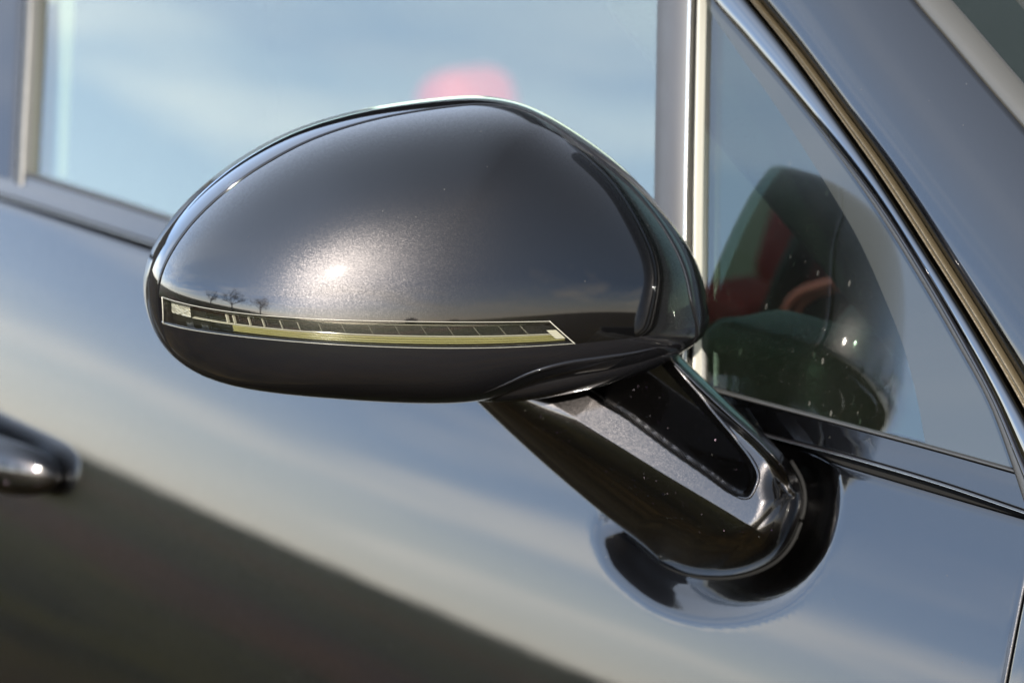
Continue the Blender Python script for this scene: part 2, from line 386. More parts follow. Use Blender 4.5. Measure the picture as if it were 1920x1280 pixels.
def pane_curved(name, mat_, lft, rgt, off=-.004, thick=.004, n=40):
    a = np.array([hit(y_glass, *q) for q in spline(lft, n)]); b = np.array([hit(y_glass, *q) for q in spline(rgt, n)])
    def sheet(o):
        rows = []
        for i in range(n):
            row = []
            for s in np.linspace(0, 1, 26):
                q = a[i]*(1-s)+b[i]*s; q = np.array([q[0], y_glass(q[0], q[2]), q[2]]); row.append(q + nrm(y_glass, q)*o)
            rows.append(row)
        return np.array(rows)
    F_, B_ = sheet(off), sheet(off-thick); m = MB().grid(F_).grid(B_, flip=True)
    for e in ((F_[0], B_[0]), (F_[-1], B_[-1]), (F_[:, 0], B_[:, 0]), (F_[:, -1], B_[:, -1])): m.grid([e[0], e[1]])
    return sharp(m.build(name, mat_, car), 40)
pane_curved('quarter_window', M['qpane'], [(1300, 745), (1301, 500), (1304, 200), (1308, -60)], [(1925, 912), (1870, 770), (1800, 640), (1725, 510), (1648, 384), (1568, 275), (1488, 173), (1408, 78), (1335, -60)])
# black ceramic border printed inside the quarter glass
FR_IN = [(1296, -40), (1320, 14), (1380, 104), (1450, 204), (1540, 345), (1600, 448), (1645, 548), (1682, 642), (1708, 738), (1729, 850)]
FR_OUT = [(1325, -60), (1345, 0), (1412, 84), (1492, 180), (1572, 290), (1655, 405), (1735, 530), (1812, 655), (1875, 770), (1925, 900)]
band('glass_border', M['frit'], FR_IN, FR_OUT, y_glass, [(s, 0) for s in np.linspace(0, 1, 6)], offs=-.0036, n=90)

# ---- division bar between the two panes, and its bright strip
band('division_pillar', M['applique'], [(1233, -60), (1230, 120), (1226, 400), (1224, 720)], [(1299, -60), (1294, 120), (1287, 400), (1286, 730)], y_glass, rnd(.0006, .03, -.006), n=60)
band('division_trim', M['chrome'], [(1298, -60), (1293.5, 120), (1287.5, 400), (1286, 738)], [(1306, -60), (1301.5, 120), (1295.5, 400), (1294, 738)], y_glass, rnd(.0030, .3, -.004), n=60)
band('division_seal', M['rubber'], [(1306, -60), (1301.5, 120), (1295.5, 400), (1294, 738)], [(1312, -60), (1307, 120), (1303, 400), (1301, 740)], y_glass, rnd(-.0006, .3, -.004), n=60)
band('division_trim_inner', M['reflector'], [(1309, -60), (1305, 120), (1301, 400), (1299, 740)], [(1315, -60), (1311, 120), (1306, 400), (1304, 740)], y_glass, rnd(.0006, .3, -.004), n=60)
# ---- rear pillar of the front door window
band('pillar_seal', M['rubber'], [(52, -60), (48, 60), (38, 240), (33, 345)], [(66, -60), (62, 60), (52, 240), (47, 350)], y_glass, rnd(.002, .3, -.005), n=40)
band('pillar_edge', M['chrome_dark'], [(47, -60), (43, 60), (34, 240), (29, 343)], [(52, -60), (48, 60), (38.5, 240), (33.5, 345)], y_glass, rnd(.002, .3, -.005), n=40)
band('rear_pillar', M['gloss'], [(-260, -60), (-264, 60), (-270, 240), (-278, 262)], [(45, -60), (41, 60), (32, 240), (27, 338)], y_glass, rnd(.0016, .02, -.005), n=40)

# ---- front pillar: rubber, gloss frame, textured seal, painted pillar, windscreen trim, windscreen
RB_IN = [(1318, -60), (1336, -6), (1404, 78), (1484, 174), (1560, 276), (1634, 382), (1712, 506), (1790, 640), (1852, 755), (1898, 884), (1925, 975)]
RB_OUT = [(1322, -60), (1342, -6), (1412, 78), (1492, 172), (1576, 274), (1662, 386), (1743, 512), (1818, 640), (1880, 755), (1930, 870), (1975, 970)]
TR_OUT = [(1356, -60), (1404, 0), (1478, 93), (1562, 208), (1650, 333), (1744, 478), (1834, 622), (1918, 768), (1990, 905)]
SE_OUT = [(1376, -60), (1422, 0), (1496, 90), (1582, 205), (1672, 329), (1766, 473), (1853, 610), (1938, 752), (2010, 885)]
band('frame_seal', M['rubber'], RB_IN, RB_OUT, y_glass, rnd(.0022, .35, -.005), n=140)
band('frame_seal_lip', M['gloss'], [(p[0]*.5+q[0]*.5, p[1]*.5+q[1]*.5) for p, q in zip(spline(RB_IN, 20), spline(RB_OUT, 20))], RB_OUT, y_glass, rnd(.0034, .4, -.004), n=140)
band('window_frame', M['chrome_dark'], RB_OUT, TR_OUT, y_glass, [(0, -.004), (0, .003), (.04, .0040), (.12, .0043), (.35, .0047), (.6, .0048), (.8, .0046), (.9, .0040), (.96, .0025), (.98, 0), (1, -.006)], n=160)
band('frame_groove', M['core'], sh(TR_OUT, 0, -8), sh(SE_OUT, 0, 14), y_glass, [(0, -.006), (1, -.006)], n=100)
sl_o = band('textured_seal', M['seal_tan'], sh(TR_OUT, 0, 3), sh(SE_OUT, 0, -6), y_glass, [(0, -.006), (.04, -.001), (.14, .0010), (.26, .0012), (.36, .0002), (.46, -.0006), (.56, .0), (.70, .0013), (.84, .0010), (.95, -.001), (1, -.006)], n=200)
# pillar paint: a curved roll from the side frame to the windscreen edge
A3 = np.array([hit(y_glass, *q, .001) for q in spline(sh(SE_OUT, 0, 3), 120)])
dirn = unit(A3[-1]-A3[0]); n_side = nrm(y_glass, A3[60]); n_side = unit(n_side-dirn*(n_side@dirn)); n_fwd = np.cross(dirn, n_side)
if n_fwd[2] < 0: n_fwd = -n_fwd
def pil(deg): return math.cos(R(deg))*n_side + math.sin(R(deg))*n_fwd
W1 = [(1640, -100), (1712, 0), (1770, 68), (1838, 148), (1925, 248), (2080, 425), (2260, 630)]
pts = spline(W1, 120); B3 = np.array([plane(*q, A3[60], pil(14)) for q in pts])
t3 = np.array([(b-A3[0])@dirn for b in B3]); 
rows = []
ta = (A3-A3[0])@dirn
for i in range(120):
    k = np.argmin(abs(t3-ta[i])); b = np.array([np.interp(ta[i], t3, B3[:, c]) for c in range(3)]) if t3[0] <= ta[i] <= t3[-1] else B3[k]+dirn*(ta[i]-t3[k])
    a = A3[i]; c = b-a; w_ = np.linalg.norm(c); ub = c/w_; un = pil(14); row = [a-un*.008+ub*.001]
    for s in np.linspace(0, 1, 26):
        row.append(a + ub*w_*s + un*(.30*w_*s*(1-s)*1.2 + (.0016*math.sin(math.pi/2*min(1, s/.03))-.0016)))
    row.append(b-un*.006)
    rows.append(row)
MB().grid(rows).build('front_pillar', M['paint'], car, out=(0, -1, .3))
# windscreen trim and windscreen beyond
un = pil(36); ux = unit(np.cross(un, dirn)); ux = ux if ux@CR > 0 else -ux
Bt = np.array([r[-1]+pil(14)*.005 for r in rows]); 
tw = .013
trim = [[p - un*.004, p + ux*.0004 - un*.0004, p + ux*.0015 + un*.0006, p + ux*tw*.4 + un*.0008, p + ux*tw*.85 + un*.0002, p + ux*tw - un*.001, p + ux*(tw+.001) - un*.004] for p in Bt]
MB().grid(trim).build('windscreen_trim', M['grey'], car, out=(.3, -1, 1))
un2 = pil(60); ux2 = unit(np.cross(un2, dirn)); ux2 = ux2 if ux2@CR > 0 else -ux2
ws = [[p + ux*tw*.9 - un*.0025 + ux2*s for s in np.linspace(0, .5, 14)] for p in Bt]
MB().grid(ws).build('windscreen', M['wpane'], car, out=(.3, -.3, 1))
fr = [[p + ux*tw*.9 - un*.0050 + ux2*s for s in (0, .03)] for p in Bt]
MB().grid(fr).build('windscreen_border', M['frit'], car, out=(.3, -.3, 1))

# ------------------------------------------------------------------ wing mirror
HAZ = R(57); HT = R(1.2); HW = np.array([math.cos(HAZ), math.sin(HAZ), 0.]); HN = np.array([math.sin(HAZ)*math.cos(HT), -math.cos(HAZ)*math.cos(HT), math.sin(HT)]); HU = np.cross(HN, HW); HU = HU if HU[2] > 0 else -HU
HC = np.array([-0.08718375, -0.103, 0.99662705]); HH = .070
RCTRL = np.array([(0.1277, 0.0), (0.1227, 0.0206), (0.1091, 0.0397), (0.0937, 0.0572), (0.0801, 0.0682), (0.0656, 0.0782), (0.0505, 0.0869), (0.0331, 0.0904), (0.0157, 0.0896), (0.0, 0.0882), (-0.0153, 0.0862), (-0.0307, 0.083), (-0.0459, 0.0786), (-0.0605, 0.0722), (-0.0757, 0.0634), (-0.0908, 0.0517), (-0.1033, 0.038), (-0.1129, 0.0203), (-0.1107, 0.0), (-0.1029, -0.0139), (-0.0886, -0.0237), (-0.0674, -0.0285), (-0.0446, -0.0316), (-0.0225, -0.0342), (0.0, -0.0362), (0.0245, -0.0368), (0.0461, -0.0318), (0.0691, -0.0277), (0.1033, -0.0248), (0.1287, -0.0134)])
_o = []
for _i in range(len(RCTRL)):
    _a, _b, _c, _d = [RCTRL[(_i+_k) % len(RCTRL)] for _k in (-1, 0, 1, 2)]
    for _t in np.linspace(0, 1, 120, endpoint=False): _o.append(((1-_t)**3*_a+(3*_t**3-6*_t*_t+4)*_b+(-3*_t**3+3*_t*_t+3*_t+1)*_c+_t**3*_d)/6)
_o = np.array(_o); _an = np.arctan2(_o[:, 1], _o[:, 0]) % (2*np.pi); _k = np.argsort(_an); _an, _rr = _an[_k], np.hypot(*_o[_k].T)
def Rad(t): return np.interp(np.asarray(t) % (2*np.pi), np.r_[_an[-1]-2*np.pi, _an, _an[0]+2*np.pi], np.r_[_rr[-1], _rr, _rr[0]])
def rho(w, u):
    r = np.hypot(w, u)/Rad(np.arctan2(u, w)); q = (w/.118)**2 + (u/(.062+.02*np.tanh(u/.02)))**2; k = np.clip((r-.12)/.78, 0, 1); k = k*k*k*(k*(6*k-15)+10)
    return np.sqrt(q*(1-k) + r*r*k)
def Gp(r): return .72*r**2+.28*r**5
_rt = np.linspace(0, 1, 4001)
def nheight(r): return HH*np.sqrt(np.maximum(1-Gp(np.minimum(r, 1)), 0))
def rho_of_n(n): return np.interp(1-(np.clip(n, 0, HH)/HH)**2, Gp(_rt), _rt)
def world(w, u, n): return HC + np.multiply.outer(w, HW) + np.multiply.outer(u, HU) + np.multiply.outer(n, HN)
def Fh(P):
    q = P-HC; w, u, n = q@HW, q@HU, q@HN; return Gp(rho(w, u)) + (np.maximum(n, 0)/HH)**2 - 1
def grad(P):
    e = 1e-5; g = np.stack([Fh(P+np.eye(3)[k]*e)-Fh(P-np.eye(3)[k]*e) for k in range(3)], -1)
    return g/np.maximum(np.linalg.norm(g, axis=-1, keepdims=True), 1e-12)
def on_shell(u_, v_):
    D = ray(u_, v_); t = np.arange(1.5, 1.85, .0004); f = Fh(CP+np.outer(t, D)); k = np.argmax(f < 0); lo, hi = t[k-1], t[k]
    for _ in range(30):
        m = (lo+hi)/2
        if Fh(CP+D*m) < 0: hi = m
        else: lo = m
    q = CP+D*hi-HC; return q@HW, q@HU
S_PX = [(304, 554), (345, 571), (450, 585), (600, 597), (800, 603), (1030, 601), (1150, 596), (1290, 572)]
B_PX = [(306, 607), (400, 625), (500, 637), (700, 650), (900, 653), (1075, 645), (1160, 636), (1240, 625)]
def curve(px):
    q = np.array([on_shell(*p) for p in px]); c = np.polyfit(q[:, 0], q[:, 1], 4); return lambda w: np.polyval(c, np.clip(w, q[0, 0]-.004, q[-1, 0]+.004))
sS, sB = curve(S_PX), curve(B_PX)
SEAM = [(0, .038), (7, .0355), (14, .032), (22, .028), (31, .026), (41, .0252), (51, .021), (60, .0170), (66, .0145), (73, .014), (102, .0165), (130, .0195), (147, .0195), (168, .0190), (178, .0175), (200, .013), (230, .008), (310, .008), (335, .016), (350, .029), (360, .038)]
def n_seam(t):
    return np.interp(np.degrees(t) % 360, SM[0], SM[1])
a_ = np.array(SEAM); xs_ = np.linspace(0, 360, 361); yy = np.interp(xs_, a_[:, 0], a_[:, 1]); kk = np.exp(-np.linspace(-2, 2, 17)**2); kk /= kk.sum()
SM = (xs_, np.convolve(np.r_[yy[-9:-1], yy, yy[1:9]], kk, 'valid'))
def polar(scurve, p0, p1, nlim, nphi=220, nr=90, w0=.0, roll=.0012, gap=.0010, skew=1.):
    """half of the shell on one side of a boundary curve, fanned out from a point on that curve"""
    ph = np.linspace(p0, p1, nphi); lo = np.zeros(nphi); hi = np.full(nphi, .2)
    cw, sw = np.cos(ph), np.sin(ph)
    def uv(r): w = w0+r*cw; return w, r*sw + scurve(w)
    for _ in range(45):
        m = (lo+hi)/2; w, u = uv(m); t = np.arctan2(u, w); lim = rho_of_n(nlim(t)+gap); inside = rho(w, u) < lim
        lo = np.where(inside, m, lo); hi = np.where(inside, hi, m)
    fr = np.sin(np.linspace(0, 1, nr)**.9*math.pi/2)
    G = np.stack([world(*uv(lo*f), nheight(rho(*uv(lo*f)))) for f in fr], 1)    # [phi][r]
    gn = grad(G)
    def ext(edge, nn, d):
        d = d-nn*(d*nn).sum(-1, keepdims=True); d = d/np.linalg.norm(d, axis=-1, keepdims=True)
        return [edge + d*roll*math.sin(t) - nn*roll*(1-math.cos(t)) for t in (R(25), R(50), R(75), R(90))] + [edge + d*roll - nn*.004]
    rim = ext(G[:, -1], gn[:, -1], G[:, -1]-G[:, -3])
    sgn = -1. if p1 > p0 and p0 >= 0 and p1 <= math.pi+.01 else 1.
    m = MB().grid(np.concatenate([G, np.stack(rim, 1)], 1))
    for k in (0, -1):
        e = ext(G[k], gn[k], np.tile(HU*sgn, (nr, 1))); m.grid(np.stack([G[k]]+e, 0))
    return m
wm = MB()
# inner body, seen only through the seams
TH = np.linspace(0, 2*np.pi, 181)[:-1]
rr = np.sin(np.linspace(0, math.pi/2, 40))
wm.grid([world((Rad(TH)-.0042)*r*np.cos(TH), (Rad(TH)-.0042)*r*np.sin(TH), nheight(np.full_like(TH, r))*.91-.0005) for r in rr], cv=True)
wing = wm.build('wing_mirror', M['core'], car, out=tuple(HN))
cap_m = polar(sS, .0, math.pi, n_seam)
# the cap's return beside the lamp
wS, wB = on_shell(1030, 601)[0], on_shell(1078, 645)[0]
def quad(wl, wr, n1=60, n2=24, lift=0., va=0., vb=1.):
    rows = []
    for j in range(n2):
        v = va+(vb-va)*j/max(n2-1, 1); w = np.linspace(wl(v), wr(v), n1); u = sS(w)*(1-v)+sB(w)*v; P = world(w, u, nheight(rho(w, u))); rows.append(P+grad(P)*lift)
    return np.array(rows)
def w_at(sc, n):   # where a boundary curve meets the seam on the inboard side
    lo, hi = .05, .13
    for _ in range(40):
        m = (lo+hi)/2; u = sc(m)
        if rho(m, u) < rho_of_n(n_seam(np.arctan2(u, m))+.0006): lo = m
        else: hi = m
    return lo
wSr, wBr = w_at(sS, 0), w_at(sB, 0)
Q = quad(lambda v: wS+(wB-wS)*v+.0006, lambda v: wSr+(wBr-wSr)*v)
cap_m.grid(Q)
gb = grad(Q[-1]); cap_m.grid([Q[-1]] + [Q[-1] - HU*.001*math.sin(t) - gb*.001*(1-math.cos(t)) for t in (.4, .8, 1.2, 1.57)] + [Q[-1]-HU*.001-gb*.004])
gl_ = grad(Q[:, 0]); cap_m.grid([Q[:, 0], Q[:, 0]-HW*.0004-gl_*.0004, Q[:, 0]-HW*.0005-gl_*.006])
cap = cap_m.build('mirror_cap', M['paint'], wing, out=tuple(HN), weld=False)
shell = polar(sB, math.pi, 2*math.pi, n_seam, roll=.0010, w0=.0).build('lower_shell', M['shell'], wing, out=tuple(HN), weld=False)
# bezel round the glass: up to the seam in front, back to the rim behind
TB = np.linspace(0, 2*np.pi, 361)[:-1]; lv = []
ns_ = n_seam(TB)-.0009
up = (np.sin(TB) > -.25)
for f in [1.0, 1.0] + list(np.linspace(1, 0, 16)):
    n_ = np.maximum(ns_, .0016)*f; r_ = rho_of_n(n_)
    lv.append([Rad(TB)*r_, n_])
lv[0][0] = lv[0][0]-.004; lv[0][1] = lv[0][1]-.003; lv[1][0] = lv[1][0]-.0006
for a in np.linspace(0, 1, 9)[1:]:
    lv.append([Rad(TB)-.0006*a-.006*max(0, a-.6)**1.6, np.full_like(TB, -.017*a)])
for k, (dr, dn) in enumerate(((.0052, -.0185), (.0075, -.0180), (.009, -.012))): lv.append([Rad(TB)-dr, np.full_like(TB, dn)])
MB().grid([world(r_*np.cos(TB), r_*np.sin(TB), n_) for r_, n_ in lv], cv=True).build('mirror_bezel', M['shell'], wing)
bk = [world(Rad(TH)*s*.93*np.cos(TH), Rad(TH)*s*.93*np.sin(TH), np.full_like(TH, -.0125)) for s in (1, .6, .2)]
MB().grid(bk, cv=True).fan(bk[-1]).build('mirror_glass', M['mirror'], wing, out=tuple(-HN))

# ---- turn signal lamp in the slot
wl = lambda v: on_w0 + (on_w1-on_w0)*v
on_w0, on_w1 = on_shell(304, 556)[0], on_shell(306, 606)[0]
wr = lambda v: wS+(wB-wS)*v
fl = quad(wl, wr, 120, 8, -.0055)
tray = [quad(wl, wr, 120, 2, -.0002)[0], fl[0]]
mm = MB().grid(fl).grid([quad(wl, wr, 120, 2, -.0002)[0], fl[0]]).grid([quad(wl, wr, 120, 2, -.0002)[-1], fl[-1]])
for k in (0, -1): e = quad(wl, wr, 120, 8, -.0002)[:, k]; mm.grid([e, fl[:, k]])
lamp = mm.build('turn_signal', M['lampdark'], wing, out=tuple(HN)); sharp(lamp, 40)
def lq(va, vb, a, b, lift, n1=60, n2=4):
    """a piece of the lamp: va..vb across the slot, a..b along it"""
    f = lambda s: (lambda v: wl(v)+(wr(v)-wl(v))*s)
    return quad(f(a), f(b), n1, n2, lift, va, vb)
def ridge(name, mat_, va, vb, a, b, base, h, n1=90):
    G = [lq(va+(vb-va)*s, va+(vb-va)*s, a, b, base+h*max(0., math.sin(math.pi*s))**.6, n1, 1)[0] for s in np.linspace(0, 1, 9)]
    return MB().grid(G).build(name, mat_, wing, out=tuple(HN))
ridge('lamp_rim', M['edge'], .0, .035, 0.0, 1., -.0003, .0005)
ridge('lamp_light_bar', M['edge'], .14, .20, .05, .93, -.0045, .0012)
ridge('lamp_light_bar', M['edge'], .58, .63, .05, .985, -.0045, .0016)
for a_, b_ in ((.64, .72), (.73, .81), (.82, .89), (.90, .97)):
    ridge('lamp_light_guide', M['amber'], a_, b_, .145, .99, -.0040, .0014)
ridge('lamp_lower_edge', M['reflector'], .97, 1., .0, 1., -.0003, .0004)
for s in [.135, .152, .19, .225, .27, .315, .37, .43, .50, .57, .64, .71, .78, .85, .91]:
    G = [lq(.2, .56, s-.0006+.0012*q, s-.0006+.0012*q, -.0045+.0022*math.sin(math.pi*q), 2, 5)[:, 0] for q in np.linspace(0, 1, 5)]
    MB().grid(G).build('lamp_fin', M['reflector'], wing, out=tuple(HN))
E1 = lq(.12, .60, .004, .046, -.0032, 12, 10); E1 = E1 + (rng.rand(10, 12, 1)-.5)*.0012*HN
MB().grid(E1).build('lamp_end_reflector', M['reflector'], wing, out=tuple(HN), smooth=False)
E2 = lq(.40, .78, .968, .995, -.0020, 5, 5); MB().grid(E2).build('lamp_end_reflector', M['reflector'], wing, out=tuple(HN))
for s in (.035, .07): 
    G = lq(.70, .92, s, s+.016, -.003, 3, 3); MB().grid(G).build('lamp_clip', M['gloss'], wing, out=tuple(HN))
for nm_, kk_ in (('lamp_end_edge', -1), ('lamp_end_edge', 0)):
    MB().tube(list(quad(wl, wr, 3, 20, .0001)[:, kk_]), 0.0002, 8).build(nm_, M['edge'], wing)
lo_ = quad(wl, wr, 160, 14, .0001); li_ = quad(wl, wr, 160, 14, -.0009)
lz = MB().grid(lo_).grid(li_, flip=True)
MB_l = lz.build('lamp_lens', M['lens'], wing, weld=False)

# ---- neck under the housing and the arm down to the door
nk = []
nc = world(.066, -.0195, .017); 
for i in range(40):
    t = math.pi*i/39; rrow = []
    for j in range(60):
        q = 2*math.pi*j/60; rrow.append(nc + HW*(.050*math.cos(t)) + (HU*math.sin(q)*.0125+HN*math.cos(q)*.033)*math.sin(t)**.8 + HU*.009*math.cos(t))
    nk.append(rrow)
MB().grid(nk, cv=True).build('mirror_neck', M['shell'], wing)

sp3 = np.array([on_shell(*p) for p in [(903, 738), (950, 719), (1000, 697), (1060, 681), (1120, 672), (1180, 663), (1240, 650)]])
sq = spline(sp3, 60); sP = world(sq[:, 0], sq[:, 1], nheight(rho(sq[:, 0], sq[:, 1])))
MB().tube(list(sP - grad(sP)*.0002), list(.0001+.0011*np.sin(np.linspace(0, math.pi, 60))**.5), 10).build('shell_edge', M['shell'], wing)
R0 = [(870, 728), (893, 752), (1000, 852), (1100, 938), (1200, 1020), (1236, 1049)]
R6 = [(1215, 600), (1277, 668), (1370, 757), (1440, 820), (1482, 868), (1500, 905)]
BASE = [(1236, 1049), (1290, 1073), (1345, 1080), (1400, 1073), (1450, 1050), (1480, 1018), (1499, 975), (1506, 935), (1500, 905)]
CRE = [(953, 706), (1003, 737), (1100, 797), (1230, 878), (1370, 962), (1440, 1006), (1474, 1027)]
POCK = [(1150, 620), (1090, 716), (1180, 785), (1260, 845), (1325, 890), (1370, 922), (1398, 932), (1412, 915), (1417, 890), (1405, 858), (1330, 770), (1250, 680), (1215, 640)]
na, nb = 300, 300
def coons(lft, rgt, top, bot):
    a, b = len(lft), len(top); v = np.linspace(0, 1, a)[:, None, None]; s = np.linspace(0, 1, b)[None, :, None]
    return (1-s)*lft[:, None]+s*rgt[:, None]+(1-v)*top[None]+v*bot[None]-((1-s)*(1-v)*lft[0]+s*(1-v)*rgt[0]+(1-s)*v*lft[-1]+s*v*rgt[-1])
l_, r_, c_ = spline(R0, na), spline(R6, na), spline(CRE, na); kb = 5
bfull = spline(BASE, 400); ks = np.argmin(np.hypot(*(bfull-c_[-1]).T)); c_[-1] = bfull[ks]
def resamp(p, n): 
    s = np.r_[0, np.cumsum(np.hypot(*np.diff(p, axis=0).T))]; q = np.linspace(0, s[-1], n); return np.stack([np.interp(q, s, p[:, k]) for k in (0, 1)], 1)
n1 = 110; n2 = nb-n1+1
t1 = np.linspace(l_[0], c_[0], n1); t2 = np.linspace(c_[0], r_[0], n2)
U1 = coons(l_, c_, t1, resamp(bfull[:ks+1], n1)); U2 = coons(c_, r_, t2, resamp(bfull[ks:], n2))
UV = np.concatenate([U1, U2[:, 1:]], 1); JC = n1-1
def pdist(Q, poly):
    """distance to a polyline and which side (sign) each point is on"""
    best = np.full(Q.shape[:-1], 1e9); sg = np.ones(Q.shape[:-1])
    for a, b in zip(poly[:-1], poly[1:]):
        d = b-a; t = np.clip(((Q-a)@d)/(d@d), 0, 1); c = Q-(a+t[..., None]*d); dd = np.hypot(c[..., 0], c[..., 1]); cr = d[0]*(Q[..., 1]-a[1])-d[1]*(Q[..., 0]-a[0])
        k = dd < best; best = np.where(k, dd, best); sg = np.where(k, np.sign(cr), sg)
    return best, sg
def inside(Q, poly):
    c = np.zeros(Q.shape[:-1], bool); n = len(poly)
    for i in range(n):
        a, b = poly[i], poly[(i+1) % n]; k = ((a[1] > Q[..., 1]) != (b[1] > Q[..., 1])) & (Q[..., 0] < (b[0]-a[0])*(Q[..., 1]-a[1])/(b[1]-a[1]+1e-12)+a[0]); c ^= k
    return c
crs = c_[::5]; dc, sc = pdist(UV, crs); dl, _ = pdist(UV, spline(R0, 60)); dr, _ = pdist(UV, spline(R6, 60)); db, _ = pdist(UV, spline(BASE, 60))
pk = spline(POCK, 90, closed=True); dp, _ = pdist(UV, np.vstack([pk, pk[0]])); inp = inside(UV, pk); sd = np.where(inp, dp, -dp)
lower = np.zeros((na, nb), bool); lower[:, :JC] = True; dc[:, JC] = 0
PXM = 1/4674.
tl = np.clip(dl/(dl+dc+1e-6), 0, 1)
h_low = .024*np.sqrt(np.maximum(1-(1-tl)**2, 0))**.9 + .0*tl
tu = dc*PXM
h_up = .024 - tu*.25
edge = np.clip(dr/14., 0, 1); h_up = h_up*1.0 - .006*(1-np.sqrt(np.maximum(1-(1-edge)**2, 0)))
bar = np.exp(-((dr-17)/9.)**2)*.0040*(sd < 2); h_up = h_up + bar; h_fl = .0005 + .33*tu
sm = lambda x: np.clip(x, 0, 1)**2*(3-2*np.clip(x, 0, 1))
h = np.where(lower, h_low, h_up)
mk = sm((sd+4)/14.); h = h*(1-mk) + (h_fl)*mk
h = h*(.25+.75*sm(1-(UV[..., 1]-900)/190.*.55)) if False else h
axis_b, axis_t = np.array([1400., 1010.]), np.array([1060., 690.]); ax = axis_t-axis_b; sv = ((UV-axis_b)@ax)/(ax@ax)
YT, YTR = -.060, -.020
def hits_door(UV):
    D = -BACK*(CAM_F/36*1920) + (UV[..., 0]-960)[..., None]*CR - (UV[..., 1]-640)[..., None]*CU; D = D/np.linalg.norm(D, axis=-1, keepdims=True)
    def S(x, z):
        h = z-zbelt(x); k = h+.298; return np.where(h >= -.298, .297*h+.513*h*h, .297*-.298+.513*.298**2+.2*k*k) + x*x/14. + .045*(x+.28)*h
    t = np.full(UV.shape[:-1], 1.7)
    for _ in range(30):
        P = CP+D*t[..., None]; f = P[..., 1]-S(P[..., 0], P[..., 2]); t = t - f/D[..., 1]*.8
    return CP+D*t[..., None]
YD = hits_door(UV)
fade = sm(np.clip(db/70., 0, 1)*.9+.1)
arm_pts = np.zeros((na, nb, 3)); back_pts = np.zeros((na, nb, 3))
for i in range(na):
    for j in range(nb):
        u_, v_ = UV[i, j]; yd = 0.; s = sv[i, j]
        if db[i, j] < 1e-3 or i == na-1:
            P = aty(u_, v_, YD[i, j, 1]+.0079) if i == na-1 else YD[i, j]; arm_pts[i, j] = P; back_pts[i, j] = P; continue
        y0 = (YD[i, j, 1]+.005)*max(0., 1-max(s, 0)*1.2) + (YT+(YTR-YT)*j/(nb-1))*np.clip(s, 0, 1.6)
        hh = h[i, j]
        e = min(1., db[i, j]/14.); base_round = math.sqrt(max(0., 1-(1-e)**2))*(.25+.75*math.sin(math.pi/2*min(1., db[i, j]/85.))**.9)
        y = y0 - hh*base_round
        arm_pts[i, j] = aty(u_, v_, y)
        if arm_pts[i, j][1] > YD[i, j, 1]+.0078: arm_pts[i, j] = aty(u_, v_, YD[i, j, 1]+.0078)
        back_pts[i, j] = aty(u_, v_, y0 + .005*max(0., 1-(2*j/(nb-1)-1)**4)**.5)
arm = MB().grid(arm_pts).build('mirror_arm', M['paint'], wing, out=(0, -1, 0), weld=False)
sharp(arm, 50)
MB().grid(back_pts[::3, ::2]).build('mirror_arm_back', M['shell'], wing, out=(0, 1, 0), weld=False)
gk = [hit(y_skin, *q, .0001) for q in spline([(1180, 1003), (1234, 1051), (1289, 1077), (1345, 1084), (1402, 1077), (1453, 1054), (1484, 1021), (1503, 976), (1510, 935), (1504, 900), (1484, 864)], 60)]
MB().tube(gk, .0009, 8).build('arm_gasket', M['core'], wing)

rimp = [arm_pts[i_, j_] for i_, j_ in [np.unravel_index(np.argmin((UV[..., 0]-q[0])**2+(UV[..., 1]-q[1])**2), UV.shape[:2]) for q in spline([(1262, 682), (1300, 726), (1340, 774), (1380, 823), (1409, 860), (1422, 890), (1416, 914), (1400, 934), (1372, 928)], 44)]]
rimp = spline(rimp[::3], 70)
MB().tube(list(rimp + BACK*.0002), list(.0002+.0008*np.sin(np.linspace(0, math.pi, 70))**.4), 10).build('recess_glint_bead', M['paint'], wing)  # bead added along the recess rim, shaped to catch a sun highlight

# ---- door handle
hp = hit(y_door, 60, 872); 
hx = np.array([1, 0, SLOPE]); hn = nrm(y_door, hp); hup = unit(np.cross(hx, -hn)); hup = hup if hup[2] > 0 else -hup
tip = hit(y_door, 120, 900, .0025)
rows = []
for i, s in enumerate(np.r_[np.linspace(0, .02, 8), np.linspace(.03, .25, 24)]):
    f = math.sqrt(max(0, 1-(1-min(1, s/.028))**2)); f = max(f, .02)
    c = tip - hx*s + hn*(.0135*math.sin(min(1, s/.045)*math.pi/2)); hgt, dep = .0130*f*(1+.15*min(1, s/.1)), .012*f
    rows.append([c + hup*hgt*math.copysign(abs(math.sin(a))**.75, math.sin(a)) + hn*dep*math.copysign(abs(math.cos(a))**.75, math.cos(a)) for a in np.linspace(0, 2*math.pi, 28, endpoint=False)])
hd = MB().grid(rows, cv=True).fan(rows[0]).fan(rows[-1]).build('door_handle', M['paint'], door)
m = MB()
c0_ = tip-hx*.018-hn*.017; rows = [[c0_ + hn*d - hx*.010*math.cos(a)*k + hup*.008*math.sin(a)*k for a in np.linspace(0, 2*math.pi, 20, endpoint=False)] for d, k in ((-.006, 1.5), (.0, 1.15), (.010, 1.))]
m = MB().tube([tip-hx*.03-hn*.002, tip-hx*.03-hn*.020], [.006, .007], 16); m.build('handle_mount', M['rubber'], door)

